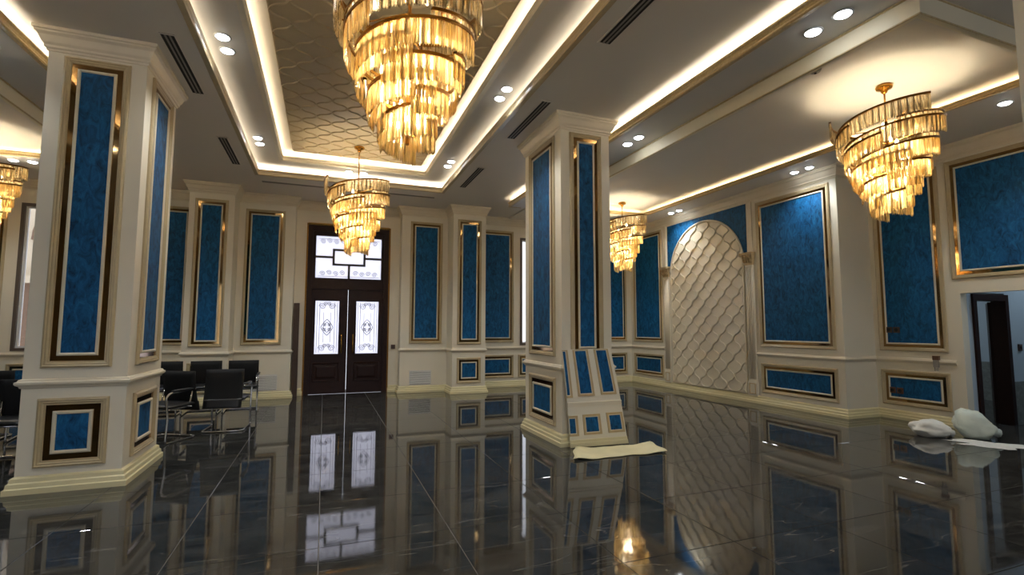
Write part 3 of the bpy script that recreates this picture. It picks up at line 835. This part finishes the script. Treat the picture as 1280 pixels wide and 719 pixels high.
light('AREA', 'ceiling_lamp', (10.4, 6.4, 2.9), 14, (0.75,0.88,1.0), side, size=0.6)
light('AREA', 'ceiling_lamp', (10.0, 3.3, 2.9), 11, (0.75,0.88,1.0), side, size=0.6)
so = thing('wall_socket', 'small dark socket on the blue-grey passage wall', 'socket', (9.75, YW, 1.12))
MB().box(-0.04,0.04,-0.02,0,-0.05,0.05).build('plate', SOCK, so); MB().box(-0.02,0.02,-0.025,-0.02,-0.02,0.02).build('insert', DARKSLOT, so)

# sockets on the blue panels
for z, lab in ((1.38, 'pair of dark sockets low on the tall blue panel by the doorway'), (0.44, 'pair of reddish brown sockets on the low blue panel by the doorway')):
    so = thing('socket_pair', lab, 'socket', (XR2-0.008, 5.19, z), -math.pi/2)
    for q in (-0.055, 0.055):
        fp = MB().box(q-0.045,q+0.045,-0.012,0,-0.045,0.045).build('face_plate', BROWNP if z < 1 else SOCK, so)
        MB().lathe([(0.025,0),(0.028,0.006),(0.02,0.010),(0.012,0.006)], 12).build('socket_well', DARKSLOT, so).matrix_local = Matrix.Translation((q,-0.012,0)) @ Matrix.Rotation(R(90),4,'X')
cu = thing('hanging_clamp', 'small clear and brown clamp hooked over the chair rail by the doorway', 'clamp', (XR2-0.05, 4.60, 0.86), -math.pi/2)
MB().box(-0.04,0.04,-0.02,0.02,0.085,0.145).build('jaw', BROWNP, cu); MB().box(-0.035,0.035,-0.018,0.0,-0.02,0.085).build('body', VENTM, cu); MB().tube([(-0.02,-0.01,-0.02),(-0.02,-0.012,-0.07),(0.02,-0.012,-0.07),(0.02,-0.01,-0.02)],0.006,6).build('hook', CHROME, cu)

# ------------------------------------------------------------------ downlights
dl0 = None
def downlight(x, y, z, label, group, p=1.0):
    global dl0
    if dl0 is None:
        t = thing('downlight', label, 'downlight', (x,y,z), 0, group)
        MB().lathe([(0.075,0.0),(0.078,-0.006),(0.066,-0.012),(0.058,-0.008),(0.056,0.0)], 24).build('trim_ring', WHITE, t, True)
        MB().lathe([(0.057,-0.002),(0.057,-0.012),(0.050,-0.019),(0.034,-0.025),(0.012,-0.027)], 24).build('lens', LED, t, True)
        dl0 = t
    else:
        t = copy_tree(dl0); t.location = (x,y,z); tag(t, label, 'downlight', group)
    DL.append((t, p))
DL = []
WH = ('over the open floor', 'level with the two columns', 'towards the entrance door')
for xx, sd_ in ((-1.02, 'chair side'), (1.955, 'arch side')):
    for yc, wh in zip((2.70, 5.48, 8.25), WH):
        for q in (-0.13, 0.13): downlight(xx, yc+q, 4.25, 'round downlight in the tray ring, %s, %s' % (sd_, wh), 'tray ring downlights, %s, %s' % (sd_, wh))
for q in (-0.13, 0.13): downlight(CX+q, 9.34, 4.25, 'round downlight in the short end of the tray ring facing the entrance door', 'downlights of the tray ring by the door')
for xx, sd_ in ((3.815, 'arch side'), (mx_(3.815), 'chair side')):
    for yc, wh in zip((2.72, 5.48, 8.25), WH):
        for q in (-0.13, 0.13): downlight(xx, yc+q, ZS, 'round downlight in the narrow grey soffit, %s, %s' % (sd_, wh), 'soffit downlights, %s, %s' % (sd_, wh))
for yc, wh in zip((3.06, 5.85, 9.06), ('over the side doorway', 'above the large blue panel', 'above the arch near the corner')):
    for q in (-0.14, 0.14): downlight(7.40, yc+q, ZS2, 'round downlight in the wall soffit ' + wh, 'wall soffit downlights ' + wh)
for xx in (mx_(5.52), 5.52):
    lab = 'round downlight above the window wall, ' + ('chair side' if xx < 0 else 'arch side')
    for q in (-0.12, 0.12): downlight(xx+q, 9.98, ZS2, lab, 'downlights above the window wall, ' + ('chair side' if xx < 0 else 'arch side'))
sd = bpy.data.lights.new('spot_beam', 'SPOT')
sd.energy = P_DOWN; sd.color = COOL; sd.spot_size = R(120); sd.spot_blend = 0.8; sd.shadow_soft_size = 0.05
for t, p in DL:
    o = bpy.data.objects.new('spot_beam', sd); COL.objects.link(o); o.parent = t; o.location = (0,0,-0.045)

# ------------------------------------------------------------------ chandeliers
def make_chandelier():
    t = thing('chandelier', '', 'chandelier')
    # origin at the ceiling; everything hangs below
    MB().lathe([(0.012,-0.10),(0.03,-0.085),(0.035,-0.06),(0.075,-0.045),(0.085,-0.02),(0.07,0.0)], 24).build('canopy', GOLD, t, True)
    rod = MB().tube([(0,0,-0.09),(0,0,-0.45)], 0.010, 8).build('rod', GOLD, t, True)
    z0 = -0.45
    tiers = [(0.50,0.00,0.19),(0.47,0.17,0.19),(0.42,0.34,0.19),(0.36,0.51,0.19),(0.28,0.67,0.19),(0.195,0.83,0.23)]
    fm = MB()
    fm.tube([(0,0,z0+0.02),(0,0,z0-1.02)], 0.014, 8)
    for i, (r, dz, ln) in enumerate(tiers):
        for k in range(3):
            a = k*2*math.pi/3 + i*0.7
            fm.tube([(0,0,z0-dz-0.06),(r*math.cos(a)*0.96, r*math.sin(a)*0.96, z0-dz-0.03)], 0.006, 6)
    fm.build('inner_frame', DGOLD, t)
    for i, (r, dz, ln) in enumerate(tiers):
        for arm in range(3):
            a0 = arm*2*math.pi/3 + i*0.62 + 0.35; span = R(152)
            n = max(10, int(r*span/0.0180))
            rimpts = []; cr = MB()
            for k in range(n+1):
                u = k/n; a = a0 - span*u
                rr = r*(0.98 + (0.20 if i < 3 else 0.12)*(0.5-u) ) ; z = z0 - dz + (0.10 - 0.20*u if i < 3 else 0.07 - 0.13*u)
                p = Vector((rr*math.cos(a), rr*math.sin(a), z)); rimpts.append(p)
                L_ = ln*(0.98 + 0.02*math.sin(k*1.7)) ; w_ = 0.0088
                c, s = math.cos(a+0.6*(k % 3)), math.sin(a+0.6*(k % 3))
                q = [(c*w_,s*w_),(-s*w_,c*w_),(-c*w_,-s*w_),(s*w_,-c*w_)]
                vs = [(p.x+x, p.y+y, z-0.006) for x,y in q] + [(p.x+x, p.y+y, z-L_+0.02) for x,y in q] + [(p.x,p.y,z-L_)]
                cr.add(vs, [(0,1,5,4),(1,2,6,5),(2,3,7,6),(3,0,4,7),(4,5,8),(5,6,8),(6,7,8),(7,4,8)])
            ob = cr.build('crystal_fringe', CRYST if i > 1 else DIMCRYST, t); ob['kind'] = 'stuff'
            rm = MB()
            vs = []; fs = []
            for k, p in enumerate(rimpts):
                d = Vector((p.x,p.y,0)).normalized()
                for o_, h_ in ((-0.012,-0.008),(0.014,-0.008),(0.014,0.014),(-0.012,0.014)): vs.append((p.x+d.x*o_, p.y+d.y*o_, p.z+h_))
            for k in range(len(rimpts)-1):
                for q in range(4): fs.append((k*4+q, k*4+(q+1)%4, k*4+4+(q+1)%4, k*4+4+q))
            rm.add(vs, fs).build('gold_rim', DGOLD, t)
    for i, (r, dz) in enumerate(((0.26,0.12),(0.22,0.31),(0.18,0.50),(0.13,0.69),(0.08,0.87))):
        nb = 4 if i < 3 else 3
        for k in range(nb):
            a = 2*math.pi*k/nb + i*0.5
            c = (r*math.cos(a), r*math.sin(a), z0-dz)
            b = MB().lathe([(0.004,0.045),(0.012,0.03),(0.017,0.01),(0.014,-0.012),(0.004,-0.02)], 8, c).build('bulb', BULB, t, True)
    for dz, p, rad in ((0.28,0.32,0.10),(0.46,1.0,0.10),(0.64,1.0,0.07),(0.84,0.9,0.05)):
        light('POINT', 'bulb_glow', (0.0,0.0,z0-dz), P_CHAND*p, WARM, t, shadow_soft_size=rad)
    return t
ch = make_chandelier()
SPOTS = [((0.50,3.38,4.405),0.3,'large gold and crystal tiered chandelier under the patterned tray over the open floor'),
         ((0.46,8.40,4.405),1.2,'gold and crystal tiered chandelier hanging in front of the entrance door'),
         ((5.92,3.60,ZZ),2.0,'gold and crystal tiered chandelier hanging before the tall blue panel by the side doorway'),
         ((6.10,9.22,ZZ),2.9,'gold and crystal tiered chandelier hanging near the corner beside the arch'),
         ((-4.72,9.20,ZZ),0.8,'gold and crystal chandelier half cut off, near the window beyond the chairs')]
CHN = []
for k, (loc, rz, lab) in enumerate(SPOTS):
    t = ch if k == 0 else copy_tree(ch)
    t.location = loc; t.rotation_euler = (0,0,rz); tag(t, lab, 'chandelier', 'crystal chandeliers of the hall')
    CHN.append(t)
for t in CHN[:2]:   # longer rods under the tray: lower the body
    for c in t.children:
        n = c.name.split('.')[0]
        if n == 'canopy': continue
        if n == 'rod': c.data = MB().tube([(0,0,-0.09),(0,0,-0.73)], 0.010, 8).mesh('rod', GOLD, True)
        else: c.location.z -= 0.27

# ------------------------------------------------------------------ ceiling slot vents and wall grilles
sv0 = None
def slot_vent(x, y0, y1, label, rz=0.0, group='linear slot vents'):
    global sv0
    L_ = y1-y0
    t = thing('ceiling_vent', label, 'vent', (x, y0, H), rz, group)
    MB().box(-0.062,0.062,0.0,L_,-0.004,0.0).build('backing', DARKSLOT, t)
    f = MB()
    for q in ((-0.072,-0.056,0,L_),(0.056,0.072,0,L_),(-0.056,0.056,0,0.012),(-0.056,0.056,L_-0.012,L_)): f.box(q[0],q[1],q[2],q[3],-0.008,0.0)
    f.build('vent_frame', CEIL, t)
    for q in (-0.019, 0.019): MB().box(q-0.008,q+0.008,0.012,L_-0.012,-0.009,-0.002).build('slat', VENTM, t)
for y0, wh in ((5.16, 'beside the column by the chairs'), (7.80, 'between the tray and the chairs, towards the entrance door')): slot_vent(-1.43, y0, y0+1.25, 'slotted dark ceiling vent ' + wh, 0, 'slot vents on the chair side')
for y0, wh in ((2.62, 'over the open floor, farthest from the entrance door'), (5.14, 'beside the column with the leaning sheet'), (7.76, 'past the column, towards the pier right of the entrance door')): slot_vent(2.39, y0, y0+1.25, 'slotted dark ceiling vent ' + wh, 0, 'slot vents on the arch side')
slot_vent(2.06, 9.95, 13.17, 'long slotted dark ceiling vent in front of the entrance door', math.pi/2)
for xx, lab in ((1.76, 'white louvred wall grille under the blue panel near the light switch'), (mx_(2.26), 'white louvred wall grille behind the chairs beside the brown board')):
    t = thing('wall_grille', lab, 'grille', (xx, YSEC, 0.16), 0, 'louvred wall grilles')
    MB().box(0,0.48,-0.004,0,0,0.31).build('backing', DARKSLOT, t)
    f = MB()
    for q in ((0,0.014,0,0.31),(0.466,0.48,0,0.31),(0.014,0.466,0,0.014),(0.014,0.466,0.296,0.31)): f.box(q[0],q[1],-0.014,0,q[2],q[3])
    f.build('grille_frame', GRILM, t)
    for k in range(9):
        z = 0.03 + k*0.031
        MB().add([(0.014,-0.004,z+0.016),(0.466,-0.004,z+0.016),(0.466,-0.016,z),(0.014,-0.016,z),(0.014,-0.004,z+0.010),(0.466,-0.004,z+0.010),(0.466,-0.016,z-0.006),(0.014,-0.016,z-0.006)],
                 [(0,1,2,3),(4,7,6,5),(3,2,6,7),(0,4,5,1),(0,3,7,4),(1,5,6,2)]).build('louvre', GRILM, t)
# smoke detector in the chandelier bay
t = thing('smoke_detector', 'small grey detector on the ceiling above the right-hand chandelier bay', 'detector', (4.85, 3.62, ZZ))
MB().lathe([(0.06,0.0),(0.06,-0.02),(0.045,-0.04),(0.02,-0.045)], 20).build('cover', VENTM, t, True); MB().lathe([(0.012,-0.044),(0.012,-0.055),(0.004,-0.058)], 10).build('sensor', DARKSLOT, t)
t = thing('sprinkler', 'small reddish sprinkler head near the corner of the dropped fascia', 'sprinkler', (4.62, 2.45, ZZ))
MB().lathe([(0.03,0.0),(0.03,-0.012),(0.012,-0.02),(0.012,-0.07),(0.028,-0.075),(0.028,-0.08)], 12).build('head', BROWNP, t, True); MB().lathe([(0.008,-0.08),(0.008,-0.10),(0.03,-0.102),(0.03,-0.106)],12).build('deflector', CHROME, t)

# ------------------------------------------------------------------ chairs
def rounded(pts, r=0.05, n=4):
    P = [Vector(p) for p in pts]; out = [P[0]]
    for i in range(1, len(P)-1):
        a = (P[i-1]-P[i]); b = (P[i+1]-P[i]); rr = min(r, a.length*0.45, b.length*0.45)
        p0 = P[i]+a.normalized()*rr; p1 = P[i]+b.normalized()*rr
        for k in range(n+1):
            u = k/n; out.append(p0*(1-u)**2 + P[i]*2*u*(1-u) + p1*u*u)
    return out + [P[-1]]
def cushion(w_, d_, t_, nx=8, ny=8, curve=0.0):
    """soft pad in local xy, thickness z, rounded border"""
    mb = MB(); vs = []; fs = []
    for side in (1, -1):
        for j in range(ny+1):
            for i in range(nx+1):
                u, v = i/nx*2-1, j/ny*2-1
                e = (1-abs(u)**6)*(1-abs(v)**6)
                vs.append((u*w_/2, v*d_/2, side*t_/2*max(0.25, e**0.5) + curve*v*v))
    N = (nx+1)*(ny+1)
    for s in (0, 1):
        for j in range(ny):
            for i in range(nx):
                a = s*N + j*(nx+1)+i; q = (a, a+1, a+nx+2, a+nx+1); fs.append(q if s == 0 else q[::-1])
    bd = [i for i in range(nx+1)] + [j*(nx+1)+nx for j in range(1,ny+1)] + [ny*(nx+1)+i for i in range(nx-1,-1,-1)] + [j*(nx+1) for j in range(ny-1,0,-1)]
    for k in range(len(bd)):
        a, b = bd[k], bd[(k+1) % len(bd)]; fs.append((b, a, a+N, b+N))
    return mb.add(vs, fs)
def make_chair():
    t = thing('visitor_chair', '', 'chair')       # faces -y
    side = lambda s: [(s*0.245,0.20,0.60),(s*0.245,-0.20,0.605),(s*0.245,-0.265,0.56),(s*0.245,-0.225,0.30),(s*0.245,-0.25,0.013),(s*0.245,-0.18,0.013),(s*0.25,0.24,0.013)]
    pts = side(-1) + [(0.25,0.24,0.013)] + side(1)[::-1][1:]
    fr_ = MB().tube(rounded(pts, 0.09, 6), 0.0125, 8); fr_.build('frame', CHROME, t, True)
    MB().tube([(-0.245,-0.20,0.40),(0.245,-0.20,0.40)], 0.010, 8).tube([(-0.245,0.14,0.40),(0.245,0.14,0.40)], 0.010, 8).tube(rounded([(-0.20,-0.18,0.40),(-0.20,0.15,0.395),(-0.20,0.205,0.60)],0.07),0.010,8).tube(rounded([(0.20,-0.18,0.40),(0.20,0.15,0.395),(0.20,0.205,0.60)],0.07),0.010,8).build('seat_rails', CHROME, t, True)
    st = cushion(0.47, 0.46, 0.07).build('seat', BLACKF, t, True); st.location = (0,-0.02,0.43)
    bk = cushion(0.46, 0.52, 0.045, curve=0.02).build('backrest', BLACKM, t, True); bk.location = (0,0.225,0.575); bk.rotation_euler = (R(-102+24),0,0)
    hp = cushion(0.45, 0.12, 0.02).build('head_roll', BLACKF, bk, True); hp.location = (0,0.20,0.032)
    for s in (-1, 1):
        ap_ = cushion(0.042, 0.30, 0.03, 4, 8).build('armrest', BLACKF, t, True); ap_.location = (s*0.245,-0.02,0.625)
    return t
c0 = make_chair()
CH = [((-1.22,7.92,0), R(176), 'black visitor chair turned with its back to the open floor, standing alone in front'),
      ((-1.83,7.42,0), R(-28), 'black visitor chair half hidden by the column, its chrome leg showing'),
      ((-1.26,9.48,0), R(3), 'black visitor chair at the end of the wall row beside the louvred grille'),
      ((-1.83,9.50,0), R(1), 'black visitor chair in the wall row, second from the louvred grille'),
      ((-2.41,9.56,0), R(2), 'black visitor chair in the wall row, third from the louvred grille'),
      ((-3.35,8.15,0), R(8), 'black visitor chair under the tall window, behind another chair'),
      ((-3.98,8.20,0), R(2), 'black visitor chair cut off by the picture edge under the tall window'),
      ((-3.02,6.75,0), R(-6), 'black visitor chair close behind the column on its window side'),
      ((-3.64,6.85,0), R(3), 'black visitor chair cut off by the picture edge beside the column')]
for k, (loc, rz, lab) in enumerate(CH):
    t = c0 if k == 0 else copy_tree(c0)
    t.location = loc; t.rotation_euler = (0,0,rz); tag(t, lab, 'chair', 'black visitor chairs')

# ------------------------------------------------------------------ leaning mirror, its reflection modelled as coloured panels, and floor sheet
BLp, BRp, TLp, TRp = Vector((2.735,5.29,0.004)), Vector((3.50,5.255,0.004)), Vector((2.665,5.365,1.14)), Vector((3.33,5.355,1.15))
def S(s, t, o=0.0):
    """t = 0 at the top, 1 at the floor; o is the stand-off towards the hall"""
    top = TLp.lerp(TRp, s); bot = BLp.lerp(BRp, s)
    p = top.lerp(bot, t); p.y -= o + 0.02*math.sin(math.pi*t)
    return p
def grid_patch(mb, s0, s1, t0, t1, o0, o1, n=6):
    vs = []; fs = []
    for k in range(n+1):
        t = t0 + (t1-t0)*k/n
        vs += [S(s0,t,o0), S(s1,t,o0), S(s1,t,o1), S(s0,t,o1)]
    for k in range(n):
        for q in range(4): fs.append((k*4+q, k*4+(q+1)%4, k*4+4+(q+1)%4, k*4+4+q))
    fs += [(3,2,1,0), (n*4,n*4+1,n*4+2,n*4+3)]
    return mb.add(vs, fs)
ls = thing('leaning_mirror', 'mirror sheet with its reflected blue panels modelled on it leaning against the column foot', 'panel', (0,0,0))
ls['label'] = 'bent mirror sheet with its reflected blue panels modelled on it, leaning against the column foot'
grid_patch(MB(), 0, 1, 0, 1, 0, 0.008, 10).build('reflected_wall', CREAM, ls)  # cream stands in for the wall reflected in the mirror
def reflected_panel(s0, s1, t0, t1):  # mirror image of a wall panel, built in colour and relief
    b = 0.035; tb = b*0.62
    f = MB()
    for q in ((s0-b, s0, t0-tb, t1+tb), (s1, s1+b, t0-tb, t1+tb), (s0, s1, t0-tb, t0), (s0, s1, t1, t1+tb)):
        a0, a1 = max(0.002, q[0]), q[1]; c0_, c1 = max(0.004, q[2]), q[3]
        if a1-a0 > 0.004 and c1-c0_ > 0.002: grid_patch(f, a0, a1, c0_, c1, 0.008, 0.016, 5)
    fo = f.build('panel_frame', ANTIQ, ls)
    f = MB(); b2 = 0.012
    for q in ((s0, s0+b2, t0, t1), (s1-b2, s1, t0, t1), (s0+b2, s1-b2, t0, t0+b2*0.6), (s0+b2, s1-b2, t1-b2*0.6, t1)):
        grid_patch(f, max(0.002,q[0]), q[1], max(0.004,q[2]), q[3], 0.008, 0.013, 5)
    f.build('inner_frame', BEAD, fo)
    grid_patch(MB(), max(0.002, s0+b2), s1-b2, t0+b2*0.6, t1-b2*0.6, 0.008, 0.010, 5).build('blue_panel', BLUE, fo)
reflected_panel(0.0, 0.075, 0.012, 0.475); reflected_panel(0.245, 0.485, 0.012, 0.465); reflected_panel(0.675, 0.905, 0.012, 0.46)
reflected_panel(0.0, 0.125, 0.70, 0.865); reflected_panel(0.285, 0.53, 0.695, 0.86); reflected_panel(0.715, 0.945, 0.69, 0.855)
f = MB(); grid_patch(f, 0, 1, 0.545, 0.560, 0.008, 0.022, 2); grid_patch(f, 0, 1, 0.560, 0.590, 0.008, 0.015, 2); f.build('reflected_rail', TRIMC, ls)
f = MB(); grid_patch(f, 0, 1, 0.925, 0.955, 0.008, 0.014, 2); grid_patch(f, 0, 1, 0.955, 0.998, 0.008, 0.022, 2); f.build('base_moulding', BASEM, ls)  # reflected baseboard, modelled on the mirror
# loose beige sheet on the floor
nx, ny = 16, 10
q = [Vector((2.50,4.76)), Vector((3.66,4.72)), Vector((3.70,5.10)), Vector((2.76,5.22))]
vs = []; fs = []
rnd = random.Random(3)
for lay in (0, 1):
    for j in range(ny+1):
        for i in range(nx+1):
            u, v = i/nx, j/ny
            p = q[0].lerp(q[1], u).lerp(q[3].lerp(q[2], u), v)
            z = 0.005 + 0.012*(1+math.sin(u*9+v*4))*0.5*(1-abs(2*v-1)**3) + (0.035*(u**6)*(0.4+0.6*v)) + (0.02*math.exp(-((u-0.05)/0.1)**2))
            ed = 0.012*math.sin(u*23)+0.01*math.sin(u*11+2)
            vs.append((p.x + 0.012*math.sin(v*9), p.y + ed, z + (0.006 if lay else 0)))
N = (nx+1)*(ny+1)
for lay in (0, 1):
    for j in range(ny):
        for i in range(nx):
            a = lay*N + j*(nx+1)+i; fs.append((a,a+1,a+nx+2,a+nx+1))
bd = [i for i in range(nx+1)] + [j*(nx+1)+nx for j in range(1,ny+1)] + [ny*(nx+1)+i for i in range(nx-1,-1,-1)] + [j*(nx+1) for j in range(ny-1,0,-1)]
for k in range(len(bd)): fs.append((bd[k], bd[(k+1) % len(bd)], bd[(k+1) % len(bd)]+N, bd[k]+N))
o = MB().add(vs, fs).build('floor_sheet', PAPER, None, True)
tag(o, 'crumpled beige sheet lying on the floor before the leaning mirror sheet', 'sheet')

# ------------------------------------------------------------------ plaster sacks and spilled dust
def sack(name, label, m, loc, rz, w_, d_, h_, seed, lean=0.0):
    b = bmesh.new(); bmesh.ops.create_cube(b, size=2.0)
    bmesh.ops.subdivide_edges(b, edges=b.edges[:], cuts=7, use_grid_fill=True)
    from mathutils import noise as nz
    for v in b.verts:
        x, y, z = v.co
        e = (1-abs(x)**4*0.55*abs(z)**0.5) ; e2 = (1-abs(y)**4*0.45)
        p = Vector((x*(1-0.10*abs(z)**2), y*(1-0.22*abs(z)**2)*(1-0.15*abs(x)**3), z*(1-0.55*abs(x)**3)*(1-0.35*abs(y)**3)))
        n = nz.noise(p*1.7+Vector((seed,0,0)))*0.22 + nz.noise(p*4+Vector((0,seed,0)))*0.13
        p *= 1+n
        zz = max(0.0, (p.z+0.85)/1.7*h_)
        v.co = (p.x*w_/2 + lean*zz, p.y*d_/2, zz)
    me = bpy.data.meshes.new(name); b.to_mesh(me); b.free(); me.materials.append(m)
    for p in me.polygons: p.use_smooth = True
    t = thing(name, label, 'sack', loc, rz)
    link('bag', me, t)
    nk = MB().tube([(lean*h_+w_*0.42, 0, h_*0.30),(lean*h_*0.8+w_*0.52, 0.02, h_*0.30),(w_*0.60, 0.05, h_*0.24)], [0.05,0.03,0.055], 8).build('tied_neck', m, t, True)
    return t
sack('plaster_sack', 'slumped white plaster sack lying on the floor before the doorway', SACK, (7.44,4.23,0.002), R(-42), 0.40, 0.32, 0.19, 3.0)
sack('plaster_sack', 'taller greenish white plaster sack propped against the other by the doorway', SACK2, (7.86,3.92,0.002), R(-48), 0.36, 0.30, 0.33, 9.0, -0.25)
pw = MB(); vs = [(0,0,0.012)]; n = 40
for k in range(n):
    a = 2*math.pi*k/n; r = (0.75 + 0.22*math.sin(3*a+1) + 0.12*math.sin(7*a) + 0.08*math.sin(13*a+2))
    vs.append((0.62*r*math.cos(a), 0.26*r*math.sin(a), 0.001)); 
for k in range(n):
    p = vs[1+k]; vs.append((p[0]*0.55, p[1]*0.55, 0.010))
fs = [(0, 1+n+k, 1+n+(k+1)%n) for k in range(n)] + [(1+n+k, 1+k, 1+(k+1)%n, 1+n+(k+1)%n) for k in range(n)]
o = pw.add(vs, fs).build('plaster_dust', POWDER, None, True); o.location = (7.66,3.62,0.001); o.rotation_euler = (0,0,R(-48))
tag(o, 'white plaster dust spilled on the dark floor around the sacks', 'dust'); o['kind'] = 'stuff'
